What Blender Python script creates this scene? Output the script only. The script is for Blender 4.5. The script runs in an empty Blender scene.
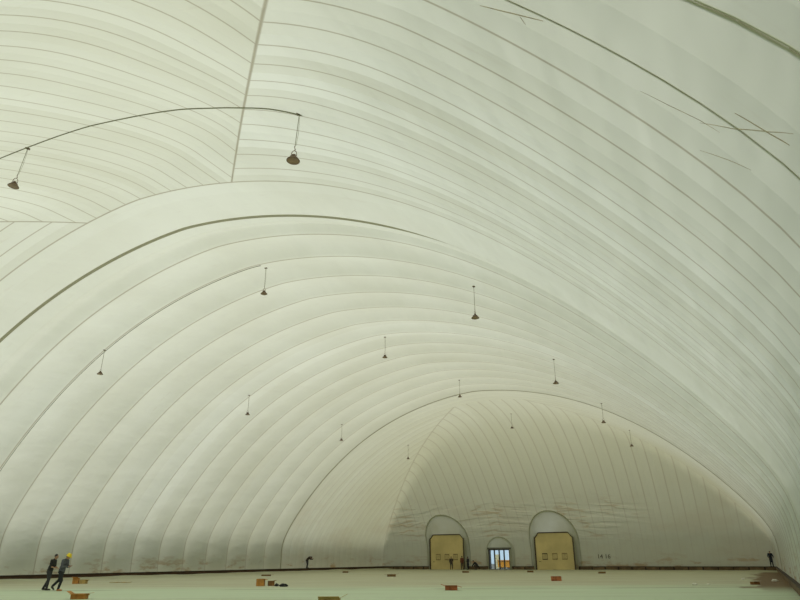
import bpy, bmesh, math, random
from mathutils import Vector, Matrix
random.seed(7)
sc = bpy.context.scene
col = sc.collection

# ------------------------------------------------------------------ dome geometry (metres)
F_PX, PITCH, YAW, ROLL, EYE = 650.454, 0.378650, 0.478324, -0.004971, 1.5
xR, W = 1.15453, 54.22594
xL = xR - W
D = W / 2
H = 19.03466
PN, PM, PA1, PA2 = 1.333789, 6.785939, -0.390490, -0.266833
y0, y1, yA, yB, yF, wN = -0.5224, 96.4216, 19.5214, 23.5673, 65.7643, 1.12263
GN, GF, wF, wV = 1.36, 1.15, 1.48, 3.122
yN_END = y0 + D / GN
yF_BEG = y1 - D / GF

def prof(d):
    d = max(0.0, min(d, D))
    t = (D - d) / D
    b = 1 - t ** PN
    if b <= 0:
        return 0.0
    return H * b ** (1 / PM) * (1 + PA1 * t * t + PA2 * t ** 4)

def sst(a, b, x):
    t = max(0, min(1, (x - a) / (b - a)))
    return t * t * (3 - 2 * t)

def surf(x, y):
    a = prof(min(x - xL, xR - x))
    if y < 45: b = prof(GN * (y - y0)); k = 5.0 * (1 - sst(9, 20, y))     # the near end is rounded off more
    else: b = prof(GF * (y1 - y)); k = 1.2 * sst(68, 82, y)
    k *= min(1.0, min(a, b) / 10.0)
    if k > 1e-4:
        return min(a, b) - max(k - abs(a - b), 0) ** 2 / (4 * k)
    return min(a, b)

def skew(v):
    pts = [(y0, 0), (14, 0), (19.5, .021), (22, .021), (25.2, .042), (35, .05), (yF, .0794), (yF_BEG + 3.5, 0), (y1, 0)]
    for (a, ka), (b, kb) in zip(pts, pts[1:]):
        if v <= b:
            return ka + (kb - ka) * (v - a) / (b - a)
    return 0

def inward(x, y):
    e = 0.02
    gx = (surf(x + e, y) - surf(x - e, y)) / (2 * e)
    gy = (surf(x, y + e) - surf(x, y - e)) / (2 * e)
    return Vector((gx, gy, -1)).normalized()

# ------------------------------------------------------------------ helpers
def tag(o, label=None, cat=None, group=None, kind=None):
    if label: o['label'] = label
    if cat: o['category'] = cat
    if group: o['group'] = group
    if kind: o['kind'] = kind
    return o

def link(name, bm, mats, parent=None, smooth=False, loc=None):
    me = bpy.data.meshes.new(name)
    bmesh.ops.recalc_face_normals(bm, faces=bm.faces)
    if smooth:
        for f in bm.faces: f.smooth = True
    bm.to_mesh(me); bm.free()
    o = bpy.data.objects.new(name, me)
    col.objects.link(o)
    for m in (mats if isinstance(mats, (list, tuple)) else [mats]):
        me.materials.append(m)
    if parent: o.parent = parent
    if loc: o.location = loc
    return o

def thing(name, label, cat, loc, rz=0, group=None, scale=1.0):
    o = bpy.data.objects.new(name, None); col.objects.link(o)
    o.empty_display_size = .2
    o.location = loc; o.rotation_euler = (0, 0, rz); o.scale = (scale,) * 3
    return tag(o, label, cat, group)

def box(bm, x0, x1, ya, yb, z0, z1, bev=0, mi=0, mat=None):
    vs = [bm.verts.new(v) for v in [(x0,ya,z0),(x1,ya,z0),(x1,yb,z0),(x0,yb,z0),(x0,ya,z1),(x1,ya,z1),(x1,yb,z1),(x0,yb,z1)]]
    if mat is not None:
        for v in vs: v.co = mat @ v.co
    fs = [bm.faces.new([vs[i] for i in q]) for q in [(0,3,2,1),(4,5,6,7),(0,1,5,4),(1,2,6,5),(2,3,7,6),(3,0,4,7)]]
    for f in fs: f.material_index = mi
    if bev:
        bmesh.ops.bevel(bm, geom=list({e for f in fs for e in f.edges}), offset=bev, segments=2, affect='EDGES', profile=.5)

def tube(bm, pts, r, n=8, cap=True, radii=None):
    pts = [Vector(p) for p in pts]
    rings = []
    up = None
    for i, p in enumerate(pts):
        t = (pts[min(i+1, len(pts)-1)] - pts[max(i-1, 0)]).normalized()
        if up is None or abs(t.dot(up)) > .98:
            up = Vector((0,0,1)) if abs(t.z) < .9 else Vector((1,0,0))
        a = t.cross(up).normalized(); b = t.cross(a)
        up = a.cross(t)
        rr = radii[i] if radii else r
        rings.append([bm.verts.new(p + (a*math.cos(2*math.pi*k/n) + b*math.sin(2*math.pi*k/n))*rr) for k in range(n)])
    for r0, r1 in zip(rings, rings[1:]):
        for k in range(n):
            bm.faces.new([r0[k], r0[(k+1)%n], r1[(k+1)%n], r1[k]])
    if cap:
        bm.faces.new(rings[0][::-1]); bm.faces.new(rings[-1])

def lathe(bm, prof_, n=20, cap0=True, cap1=True):
    rings = []
    for r, z in prof_:
        rings.append([bm.verts.new((r*math.cos(2*math.pi*k/n), r*math.sin(2*math.pi*k/n), z)) for k in range(n)])
    for a, b in zip(rings, rings[1:]):
        for k in range(n):
            bm.faces.new([a[k], a[(k+1)%n], b[(k+1)%n], b[k]])
    if cap0: bm.faces.new(rings[0][::-1])
    if cap1: bm.faces.new(rings[-1])

# ------------------------------------------------------------------ node maths
class N:
    """node-tree maths with plain operators"""
    def __init__(s, mat): s.nt = mat.node_tree
    def new(s, t, **k):
        n = s.nt.nodes.new(t)
        for a, b in k.items(): setattr(n, a, b)
        return n
    def m(s, op, a, b=None, c=None, clamp=False):
        n = s.new('ShaderNodeMath', operation=op, use_clamp=clamp)
        for i, v in enumerate((a, b, c)):
            if v is None: continue
            if isinstance(v, (int, float)): n.inputs[i].default_value = v
            else: s.nt.links.new(v, n.inputs[i])
        return n.outputs[0]
    def add(s, a, b): return s.m('ADD', a, b)
    def sub(s, a, b): return s.m('SUBTRACT', a, b)
    def mul(s, a, b): return s.m('MULTIPLY', a, b)
    def lt(s, a, b): return s.m('LESS_THAN', a, b)
    def gt(s, a, b): return s.m('GREATER_THAN', a, b)
    def mn(s, a, b): return s.m('MINIMUM', a, b)
    def mx(s, a, b): return s.m('MAXIMUM', a, b)
    def line(s, dist, hw, soft=.02):          # 1 on the line, 0 off it
        n = s.new('ShaderNodeMapRange')
        s.nt.links.new(s.m('ABSOLUTE', dist), n.inputs[0])
        soft = min(soft, hw * .6); n.inputs[1].default_value = hw - soft; n.inputs[2].default_value = hw + soft
        n.inputs[3].default_value = 1; n.inputs[4].default_value = 0
        return n.outputs[0]
    def ramp(s, v, a, b, c=0.0, d=1.0, smooth=True):
        n = s.new('ShaderNodeMapRange')
        if smooth: n.interpolation_type = 'SMOOTHSTEP'
        s.nt.links.new(v, n.inputs[0])
        for i, q in enumerate((a, b, c, d)): n.inputs[i+1].default_value = q
        return n.outputs[0]
    def mix(s, f, a, b):
        n = s.new('ShaderNodeMix', data_type='RGBA')
        for i, v in ((0, f), (6, a), (7, b)):
            if isinstance(v, (int, float)): n.inputs[i].default_value = v
            elif isinstance(v, tuple): n.inputs[i].default_value = (*v, 1)
            else: s.nt.links.new(v, n.inputs[i])
        return n.outputs[2]
    def noise(s, vec, scale, detail=3, rough=.5, dims='3D'):
        n = s.new('ShaderNodeTexNoise', noise_dimensions=dims)
        if vec is not None: s.nt.links.new(vec, n.inputs['Vector'])
        n.inputs['Scale'].default_value = scale; n.inputs['Detail'].default_value = detail
        n.inputs['Roughness'].default_value = rough
        return n.outputs['Fac']
    def vec(s, x, y, z):
        n = s.new('ShaderNodeCombineXYZ')
        for i, v in enumerate((x, y, z)):
            if isinstance(v, (int, float)): n.inputs[i].default_value = v
            else: s.nt.links.new(v, n.inputs[i])
        return n.outputs[0]

def newmat(name):
    m = bpy.data.materials.new(name); m.use_nodes = True
    return m

def simple(name, c, rough=.6, metal=0.0, var=.15, scale=6.0, spec=.5):
    m = newmat(name); g = N(m)
    b = m.node_tree.nodes['Principled BSDF']
    tc = g.new('ShaderNodeTexCoord')
    f = g.ramp(g.noise(tc.outputs['Object'], scale, 4), .3, .7)
    cc = g.mix(f, tuple(v*(1-var) for v in c), tuple(min(1, v*(1+var)) for v in c))
    m.node_tree.links.new(cc, b.inputs['Base Color'])
    b.inputs['Roughness'].default_value = rough; b.inputs['Metallic'].default_value = metal
    b.inputs['Specular IOR Level'].default_value = spec
    return m

# ------------------------------------------------------------------ membrane fabric
T_COL = (.468, .497, .465)
A_COL = (.29, .315, .22)

def fabric_out(m, g, dark, tint_fac, stain, bump_h, bump_s=1.0, T=None, dull_fac=None):
    """translucent coated fabric: transmits daylight and reflects the light inside"""
    nt = m.node_tree
    T = T or T_COL
    t = g.mix(tint_fac, (T[0]*.90, T[1]*.885, T[2]*.845), tuple(v*1.06 for v in T))
    a = g.mix(tint_fac, tuple(v*.96 for v in A_COL), tuple(v*1.03 for v in A_COL))
    if dull_fac is not None:                       # towards a duller, yellower cloth colour
        t = g.mix(dull_fac, t, (.285, .29, .195)); a = g.mix(dull_fac, a, (.25, .25, .17))
    t = g.mix(stain, t, (.20, .15, .08)); a = g.mix(stain, a, (.24, .18, .10))
    t = g.mix(dark, t, (.13, .11, .075)); a = g.mix(dark, a, (.28, .25, .18))
    tr = g.new('ShaderNodeBsdfTranslucent'); di = g.new('ShaderNodeBsdfDiffuse')
    nt.links.new(t, tr.inputs[0]); nt.links.new(a, di.inputs[0])
    if bump_h is not None:
        bp = g.new('ShaderNodeBump'); bp.inputs['Strength'].default_value = bump_s
        bp.inputs['Distance'].default_value = 1.0
        nt.links.new(bump_h, bp.inputs['Height'])
        nt.links.new(bp.outputs[0], tr.inputs['Normal']); nt.links.new(bp.outputs[0], di.inputs['Normal'])
    ad = g.new('ShaderNodeAddShader')
    nt.links.new(tr.outputs[0], ad.inputs[0]); nt.links.new(di.outputs[0], ad.inputs[1])
    nt.nodes.remove(nt.nodes['Principled BSDF'])
    nt.links.new(ad.outputs[0], nt.nodes['Material Output'].inputs['Surface'])

def phase_seam(g, coord, w, hw):
    ph = g.m('DIVIDE', coord, w)
    fr = g.sub(ph, g.m('ROUND', ph))
    dist = g.mul(fr, w)
    return g.line(dist, hw), ph, fr

def hashn(g, ph, off):
    wn = g.new('ShaderNodeTexWhiteNoise', noise_dimensions='1D')
    g.nt.links.new(g.add(g.m('FLOOR', ph), off), wn.inputs['W'])
    return wn.outputs['Value']

def sel(g, c, a, b):          # c ? a : b
    return g.add(g.mul(c, a), g.mul(g.sub(1.0, c), b))

def common(g):
    tc = g.new('ShaderNodeTexCoord'); sp = g.new('ShaderNodeSeparateXYZ')
    g.nt.links.new(tc.outputs['Object'], sp.inputs[0])
    return tc.outputs['Object'], sp.outputs[0], sp.outputs[1], sp.outputs[2]

def wall_dirt(g, co, x, y, z, top=2.6):
    """mud and dust splashed on the foot of the membrane, with ragged patches"""
    c = g.vec(g.mul(x, .35), g.mul(y, .35), g.mul(z, 1.2))
    n1 = g.noise(c, 1.0, 5, .6)
    band = g.ramp(z, .5, top, 1.0, 0.0)
    n2 = g.noise(g.vec(g.mul(x, .9), g.mul(y, .9), g.mul(z, 3.0)), 1.0, 5, .65)
    st = g.mul(g.ramp(g.add(g.mul(n1, .6), g.mul(n2, .4)), .50, .62), band)
    film = g.mul(g.ramp(g.add(z, g.mul(n1, 3.0)), 1.0, 5.0, 1.0, 0.0), .10)
    return g.m('ADD', g.mul(st, .80), film, clamp=True)

def make_vault_mat():
    m = newmat('membrane_vault'); g = N(m)
    co, x, y, z = common(g)
    at = g.new('ShaderNodeAttribute', attribute_name='v'); v = at.outputs['Fac']
    dxR = g.sub(xR, x); dxL = g.sub(x, xL); dyn = g.sub(y, y0)
    near = g.lt(v, yA)
    onR = g.lt(dxR, dyn)                          # right-hand side triangle
    onL = g.lt(dxL, g.sub(dyn, -2.7))
    side = g.mx(onR, g.mul(onL, g.lt(x, xL + D)))
    # seams
    s_side, p_side, f_side = phase_seam(g, g.sub(yA, v), wN, .024)
    s_end, p_end, f_end = phase_seam(g, g.sub(xR - (yA - y0), x), wN, .026)
    s_v, p_v, f_v = phase_seam(g, g.sub(v, 25.18), wV, .04)
    s_v = g.mul(s_v, g.gt(v, 24.6))
    s_near = sel(g, side, s_side, s_end)
    diag = g.mx(g.line(g.mul(g.sub(dxR, dyn), .707), .038), g.mul(g.line(g.mul(g.sub(dxL, g.add(dyn, 2.7)), .707), .04), g.lt(x, xL + D)))
    sn = g.mx(s_near, diag)
    sn = g.mul(sn, g.sub(1.0, g.mul(onR, g.lt(v, yA - 12.5 * wN))))
    seam = sel(g, near, sn, s_v)
    seam = g.mx(seam, g.line(g.sub(v, yA), .04))
    # brighter / darker cloth per panel
    h1 = hashn(g, g.add(p_side, .5), 11.3); h2 = hashn(g, g.add(p_end, .5), 57.1); h3 = hashn(g, g.add(p_v, .5), 91.7)
    hh = sel(g, near, sel(g, side, h1, h2), h3)
    blot = g.noise(co, .16, 3, .55)
    tint = g.m('ADD', g.mul(hh, .62), g.mul(g.ramp(blot, .3, .7), .42), clamp=True)
    # billow of the narrow panels (bump) and soft wrinkling
    par = g.mul(g.mul(f_v, f_v), 0.0)
    fn = sel(g, side, f_side, f_end)
    hb = g.mul(g.mul(g.mul(fn, fn), .12), near)
    wr = g.vec(g.mul(x, .55), g.mul(y, .22), g.mul(z, .55))
    wn = g.mul(g.noise(wr, .9, 3, .5), .16)
    stain = wall_dirt(g, co, x, y, z)
    rub = g.noise(g.vec(g.mul(x, .5), g.mul(y, 3.0), g.mul(z, .5)), .9, 4, .6)
    stain = g.m('ADD', stain, g.mul(g.ramp(rub, .60, .78), .10), clamp=True)
    dulling = g.add(g.ramp(v, 26.0, 72.0, 0.0, .52, False), g.mul(g.ramp(g.add(z, g.mul(blot, 3.0)), 1.0, 11.0, .24, 0.0), g.gt(v, yA)))  # cloth colour duller towards the far end and the foot of the walls
    dulling = g.add(dulling, g.mul(g.mul(near, g.sub(1.0, side)), .16))  # and a little duller over the near end panels
    fabric_out(m, g, g.mul(seam, .68), tint, stain, g.add(hb, wn), dull_fac=dulling)
    return m

def make_far_mat():
    m = newmat('membrane_far_end'); g = N(m)
    co, x, y, z = common(g)
    at = g.new('ShaderNodeAttribute', attribute_name='v'); v = at.outputs['Fac']
    dyf = g.sub(y1, y); dyl = g.mul(dyf, .955)
    dxL = g.sub(x, xL); dxR = g.sub(xR, x); dmin = g.mn(dxL, dxR)
    past = g.gt(dyf, 23.9)                        # vault strip between the big arch and the end
    side = g.m('MAXIMUM', g.lt(dmin, dyl), past)
    s_side, p_side, f_side = phase_seam(g, g.sub(dyf, 23.9), wF, .05)
    s_side = g.mul(s_side, g.sub(1.0, g.mul(past, .6)))
    s_end, p_end, f_end = phase_seam(g, g.sub(x, xL + .7), wF, .06)
    seam = sel(g, side, s_side, s_end)
    seam = g.mx(seam, g.mul(g.line(g.mul(g.sub(dmin, dyl), .707), .09), g.sub(1.0, past)))
    h1 = hashn(g, g.add(p_side, .5), 31.3); h2 = hashn(g, g.add(p_end, .5), 77.1)
    hh = sel(g, side, h1, h2)
    tint = g.m('ADD', g.mul(hh, .6), g.mul(g.ramp(g.noise(co, .16, 3), .3, .7), .4), clamp=True)
    fn = sel(g, side, f_side, f_end)
    hb = g.mul(g.mul(fn, fn), .16)
    # long horizontal creases over the doors, brown dust caught in them
    cr = g.noise(g.vec(g.mul(x, .13), 0.0, g.add(g.mul(z, 1.15), g.mul(g.m('ABSOLUTE', g.sub(x, -33.5)), .10))), 1.3, 2, .45)
    reg = g.mul(g.mul(g.ramp(z, 3.2, 4.6), g.ramp(z, 7.5, 10.0, 1.0, 0.0)), g.sub(1.0, side))
    reg = g.mul(reg, g.ramp(x, -10.0, -18.0))
    crs = g.mul(g.line(g.sub(cr, .5), .022, .02), g.ramp(g.noise(co, .22, 2), .50, .62))
    crs = g.mul(crs, reg)
    stain = wall_dirt(g, co, x, y, z)
    broad = g.mul(g.ramp(g.noise(g.vec(g.mul(x, .12), g.mul(y, .12), g.mul(z, .3)), 1.0, 4, .6), .42, .66), g.ramp(z, 5, 13, 1.0, 0.0))
    stain = g.m('ADD', stain, g.mul(broad, .18), clamp=True)
    stain = g.m('ADD', stain, g.mul(crs, .5), clamp=True)
    fabric_out(m, g, g.mul(seam, g.ramp(z, 2.0, 9.0, .12, .45)), tint, stain, g.add(hb, g.mul(g.mul(g.ramp(cr, .4, .6), reg), .05)), dull_fac=g.add(g.ramp(dyf, 28.0, 8.0, .52, .86), g.ramp(z, 14.0, 4.0, 0.0, .0)))  # cloth colour duller from the big arch to the end wall
    return m

M = {}
M['vault'] = make_vault_mat()
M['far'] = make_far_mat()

def plain_fabric(name, k=1.0, dark=0.0, dull_fac=0.0):
    m = newmat(name); g = N(m)
    co, x, y, z = common(g)
    fabric_out(m, g, g.mul(g.ramp(g.noise(co, 3.0, 2), 0, 1, 0, .1), 1.0) if not dark else g.add(dark, g.mul(g.noise(co, 3., 2), .06)), g.m('ADD', g.noise(co, .4, 3), k - 1.0), wall_dirt(g, co, x, y, z, 1.4), None, dull_fac=g.mul(g.noise(co, .3, 2), dull_fac))
    return m
M['gusset'] = plain_fabric('door_hood_fabric', 1.0, 0.0, 1.2)
M['hood_rim'] = plain_fabric('hood_hem_fabric', 1.0, .35)
M['sleeve'] = plain_fabric('cable_sleeve_webbing', 1.0, .70)

# ------------------------------------------------------------------ dome meshes
def resample(n):
    """distances from the wall foot, evenly spaced along the arc of the profile"""
    fine = [D * (i / 6000.0) ** 2.2 for i in range(6001)]
    L = [0.0]
    for a, b in zip(fine, fine[1:]):
        L.append(L[-1] + math.hypot(b - a, prof(b) - prof(a)))
    out = []; j = 0
    for i in range(n + 1):
        t = L[-1] * i / n
        while j < 5999 and L[j+1] < t: j += 1
        u = (t - L[j]) / max(1e-9, L[j+1] - L[j])
        out.append(fine[j] + (fine[j+1] - fine[j]) * u)
    out[0] = 0.0; out[-1] = D
    return out

ds = resample(84)
xs = [xL + d for d in ds] + [xR - d for d in ds[:-1][::-1]]
ysN = [y0 + d / GN for d in ds]
ysF = [y1 - d / GF for d in ds[::-1]]
nv = 12
stepv = wV / nv
mid = []
v = 25.18 - stepv * 18
while v < yF_BEG - .1:
    if v > yN_END + .1: mid.append(v)
    v += stepv
ys = ysN + mid + ysF
# rows that fall exactly on the boundary arch A and the far arch F
for t in (yF,):
    k = min(range(len(ys)), key=lambda i: abs(ys[i] - t)); ys[k] = t

def dome_point(x, v):
    y = v - skew(v) * x
    if y > y1 - .0: y = min(y, y1)
    z = surf(x, y)
    p = Vector((x, y, z))
    if v > 24.0 and v < yF - .01 and xL < x < xR:      # billow of the wide vault panels between seams
        f = (v - 25.18) / wV; f = f - math.floor(f)
        amp = .30 * (1 - (2 * f - 1) ** 2) * min(1, z / 1.5)
        p -= inward(x, y) * amp
    return p

def dome_mesh(name, rows, mat):
    bm = bmesh.new()
    lay = bm.verts.layers.float.new('v')
    G = []
    for vv in rows:
        R = []
        for x in xs:
            w_ = bm.verts.new(dome_point(x, vv)); w_[lay] = vv; R.append(w_)
        G.append(R)
    for a, b in zip(G, G[1:]):
        for i in range(len(xs) - 1):
            if (a[i].co - b[i].co).length + (a[i+1].co - b[i+1].co).length < 1e-5: continue
            bm.faces.new([a[i], a[i+1], b[i+1], b[i]])
    o = link(name, bm, mat, smooth=True)
    return o

kF = ys.index(yF)
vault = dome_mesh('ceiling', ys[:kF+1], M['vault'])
tag(vault, 'cream translucent air dome membrane of arched panels over the hall', kind='structure')
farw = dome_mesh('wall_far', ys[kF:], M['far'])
tag(farw, 'far end of the membrane with vertical panels above the doors', kind='structure')

def surface_strip(name, v0, kk, hw, thick, mat, parent, x_from=xL, x_to=xR, ramp=None):
    """raised flat sleeve sewn on the inside of the membrane, following an arch"""
    bm = bmesh.new(); prev = None
    use = [x for x in xs if x_from <= x <= x_to]
    for x in use:
        y = v0 - kk * x
        a = hw if not ramp else hw * ramp(x)
        nrm = inward(x, y)
        row = []
        for s, t in ((-1, .0), (-.8, .8), (-.3, 1), (.3, 1), (.8, .8), (1, .0)):
            yy = y + s * a
            row.append(bm.verts.new(Vector((x, yy, surf(x, yy))) + nrm * (thick * t * (1 if not ramp else max(.2, ramp(x))) - .01)))
        if prev:
            for i in range(5): bm.faces.new([prev[i], prev[i+1], row[i+1], row[i]])
        prev = row
    return link(name, bm, mat, parent, smooth=True)

sl = surface_strip('cable_sleeve', yB, 0.0, .12, .05, M['sleeve'], vault, x_to=-7.5, ramp=lambda x: max(.12, 1 - sst(-14, -8, x)))
tag(sl, 'thick grey-brown arched sleeve'); 
sl2 = surface_strip('cable_sleeve', yF + .05, .0794, .075, .04, M['sleeve'], vault)
M['sleeve_dark'] = simple('brown_seam_tape', (.30, .24, .165), .85, var=.12, scale=3)
M['sleeve_pale'] = simple('grey_brown_seam_tape', (.44, .40, .29), .85, var=.12, scale=3)
surface_strip('seam_tape', 5.0, .11, .016, .01, M['sleeve_dark'], vault, x_from=-3.2)
surface_strip('seam_tape', 3.83, .35, .03, .01, M['sleeve_pale'], vault, x_from=-.6)
# thin brown scuffs on the cloth above the camera
SCUFFS = [([(-1.807, 5.541), (-1.545, 5.431), (-1.242, 5.291), (-0.988, 5.167)], .008), ([(-1.307, 5.342), (-1.274, 5.474)], .004),
          ([(0.163, 5.301), (0.384, 4.987), (0.567, 4.639), (0.692, 4.372)], .004), ([(0.39, 4.754), (0.567, 4.664), (0.676, 4.59)], .006),
          ([(-0.27, 5.451), (-0.042, 5.366), (0.165, 5.258), (0.32, 5.212)], .003), ([(0.131, 5.819), (0.338, 5.579), (0.499, 5.415)], .003)]
M['scuff'] = simple('rusty_scuff', (.47, .41, .30), .9, var=.2)
for pts_, r_ in SCUFFS:
    bm = bmesh.new()
    P = []
    for (a, b), (c, d) in zip(pts_, pts_[1:]):
        for k in range(5):
            x = a + (c-a)*k/5; y = b + (d-b)*k/5
            P.append(Vector((x, y, surf(x, y))) + inward(x, y)*.003)
    tube(bm, P, r_, 5, radii=[r_*(.35 + .65*math.sin(math.pi*(i+.5)/len(P))) for i in range(len(P))])
    link('scuff_mark', bm, M['scuff'], vault)

# ------------------------------------------------------------------ floor
def make_floor_mat():
    m = newmat('floor_sheeting'); g = N(m); nt = m.node_tree
    co, x, y, z = common(g)
    cy, sy = math.cos(YAW), math.sin(YAW)
    u = g.add(g.mul(x, cy), g.mul(y, sy)); t = g.add(g.mul(x, -sy), g.mul(y, cy))
    n_ = g.noise(g.vec(g.mul(u, .05), g.mul(t, .30), 0.0), 1.0, 5, .6)
    far_ = g.ramp(g.add(t, g.mul(g.sub(n_, .5), 10.0)), 36.0, 45.0)
    base = g.mix(far_, (.54, .64, .46), (.47, .45, .31))
    st = g.ramp(g.noise(g.vec(g.mul(u, .12), g.mul(t, .9), 0.0), 1.0, 5, .65), .35, .68)
    base = g.mix(g.mul(st, .45), base, (.60, .67, .53))
    dust = g.ramp(g.noise(g.vec(g.mul(u, .08), g.mul(t, .5), 7.0), 1.0, 5, .6), .52, .75)
    base = g.mix(g.mul(dust, .45), base, (.36, .33, .20))
    # overlapping edges of the laid sheets
    e = None
    wob = g.mul(g.sub(g.noise(g.vec(g.mul(u, .12), 3.0, 0.0), 1.0, 2), .5), 1.6)
    for tt, w_, a in ((38.2, .22, .75), (30.0, .10, .35), (24.5, .06, .35), (47.0, .22, .3)):
        l = g.mul(g.mul(g.line(g.sub(g.add(t, wob), tt), w_, w_*.6), a), g.ramp(g.noise(g.vec(g.mul(u, .16), tt, 2.0), 1.0, 2), .38, .52))
        e = l if e is None else g.mx(e, l)
    base = g.mix(e, base, (.20, .20, .12))
    # bare brown earth along the foot of the right wall
    r = g.ramp(g.add(x, g.mul(g.sub(g.noise(g.vec(g.mul(x, .5), g.mul(y, .22), 0.0), 1.0, 4, .6), .5), 4.2)), -1.3, -.6)
    r = g.mul(r, g.ramp(y, 88.0, 80.0))
    r = g.mul(r, g.ramp(y, 34.0, 46.0))
    base = g.mix(g.mul(r, .97), base, (.17, .10, .040))
    b = nt.nodes['Principled BSDF']
    nt.links.new(base, b.inputs['Base Color'])
    b.inputs['Roughness'].default_value = .62; b.inputs['Specular IOR Level'].default_value = .25
    bp = g.new('ShaderNodeBump'); bp.inputs['Distance'].default_value = .25; bp.inputs['Strength'].default_value = .6
    nt.links.new(g.noise(g.vec(g.mul(u, .35), g.mul(t, 1.6), 0.0), 1.0, 4), bp.inputs['Height'])
    nt.links.new(bp.outputs[0], b.inputs['Normal'])
    return m

bm = bmesh.new(); G = []
NX, NY = 110, 160
fx = [xL - .6 + (W + 1.2) * i / NX for i in range(NX + 1)] 
fx = sorted(set(fx + [xL + .45 + .12*i for i in range(12)]))
fy = [y0 - .6 + (y1 - y0 + 1.2) * j / NY for j in range(NY + 1)]
rnd = random.Random(3)
import mathutils.noise as mn
for yy in fy:
    R = []
    for xx in fx:
        zz = 0.0
        dl = xx - xL
        zz += .20 * (1 - sst(.6, 2.6, dl)) * (.8 + .4 * mn.noise(Vector((yy*.25, 0, 1))))   # sheeting lapped up against the left kerb
        de = y1 - yy
        zz += max(0, .07 * mn.noise(Vector((xx*.45, 9, 2)))) * sst(2.2, 1.2, de) if de < 2.2 else 0
        R.append(bm.verts.new((xx, yy, max(0.0, zz))))
    G.append(R)
for a, b in zip(G, G[1:]):
    for i in range(len(fx) - 1): bm.faces.new([a[i], a[i+1], b[i+1], b[i]])
floor = link('floor', bm, make_floor_mat(), smooth=True)
tag(floor, 'pale green sheeting laid over the dusty dirt floor', kind='structure')

# ------------------------------------------------------------------ kerb beam round the foot of the membrane
M['kerb'] = simple('kerb_brown_boards', (.150, .100, .052), .85, var=.35, scale=1.2)
M['kerb_dark'] = simple('kerb_dark_capping', (.040, .023, .011), .8, var=.3, scale=1.5)
KT, KD = .435, .45
def kerb_piece(name, a, b, ax, sgn, posts, doors=(), KD=.45):
    """runs along x (ax=0) at the end wall, or along y (ax=1) at a side wall"""
    base = bmesh.new()
    cap = bmesh.new()
    def bb(bm_, s0, s1, d0, d1, z0, z1, bev=0):
        if ax == 0: box(bm_, s0, s1, min(sgn[0]+sgn[1]*d0, sgn[0]+sgn[1]*d1), max(sgn[0]+sgn[1]*d0, sgn[0]+sgn[1]*d1), z0, z1, bev)
        else: box(bm_, min(sgn[0]+sgn[1]*d0, sgn[0]+sgn[1]*d1), max(sgn[0]+sgn[1]*d0, sgn[0]+sgn[1]*d1), s0, s1, z0, z1, bev)
    runs = []; s = a
    for d0, d1 in sorted(doors): runs.append((s, d0)); s = d1
    runs.append((s, b))
    for r0, r1 in runs:
        bb(base, r0, r1, .02, KD, 0, KT - .07)
        bb(cap, r0, r1, .0, KD + .05, KT - .07, KT, .01)
    o = link(name, base, M['kerb'])
    link('capping', cap, M['kerb_dark'], o)
    if posts:
        k = 0
        for r0, r1 in runs:
            n = int((r1 - r0) / posts)
            for i in range(n + 1):
                s = r0 + .15 + i * posts
                if s > r1: break
                pb = bmesh.new(); bb(pb, s, s + .14, KD - .02, KD + .07, 0, KT - .07, .01)
                link('stiffener', pb, M['kerb_dark'], o)
    return o
DOORS = [(-44.75, -38.95), (-35.55, -32.1), (-28.5, -22.75)]
tag(kerb_piece('baseboard_far', xL, xR, 0, (y1, -1), 1.72, DOORS), 'brown boarded kerb with dark dividers along the far wall', kind='structure')
tag(kerb_piece('baseboard_left', y0, y1 - KD - .1, 1, (xL, 1), 0), 'dark brown kerb along the left wall', kind='structure')
M['kerb_left'] = simple('kerb_left_dark', (.060, .030, .013), .85, var=.3, scale=.8)
bpy.data.objects['baseboard_left'].data.materials[0] = M['kerb_left']
o = kerb_piece('baseboard_right', 2.0, y1 - KD - .1, 1, (xR, -1), 0, (), .14); tag(o, 'brown kerb along the right wall', kind='structure')

# ------------------------------------------------------------------ doors
M['door_tan'] = simple('olive_tan_door_panel', (.68, .56, .27), .7, var=.10, scale=.5)
M['door_frame'] = simple('dark_rust_door_frame', (.045, .026, .014), .6, var=.3, scale=2)
M['door_slot'] = simple('dark_window_bead', (.05, .032, .012), .5, var=.2)
M['door_glaze'] = simple('dusty_window_glaze', (.52, .42, .20), .6, var=.15)

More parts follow.
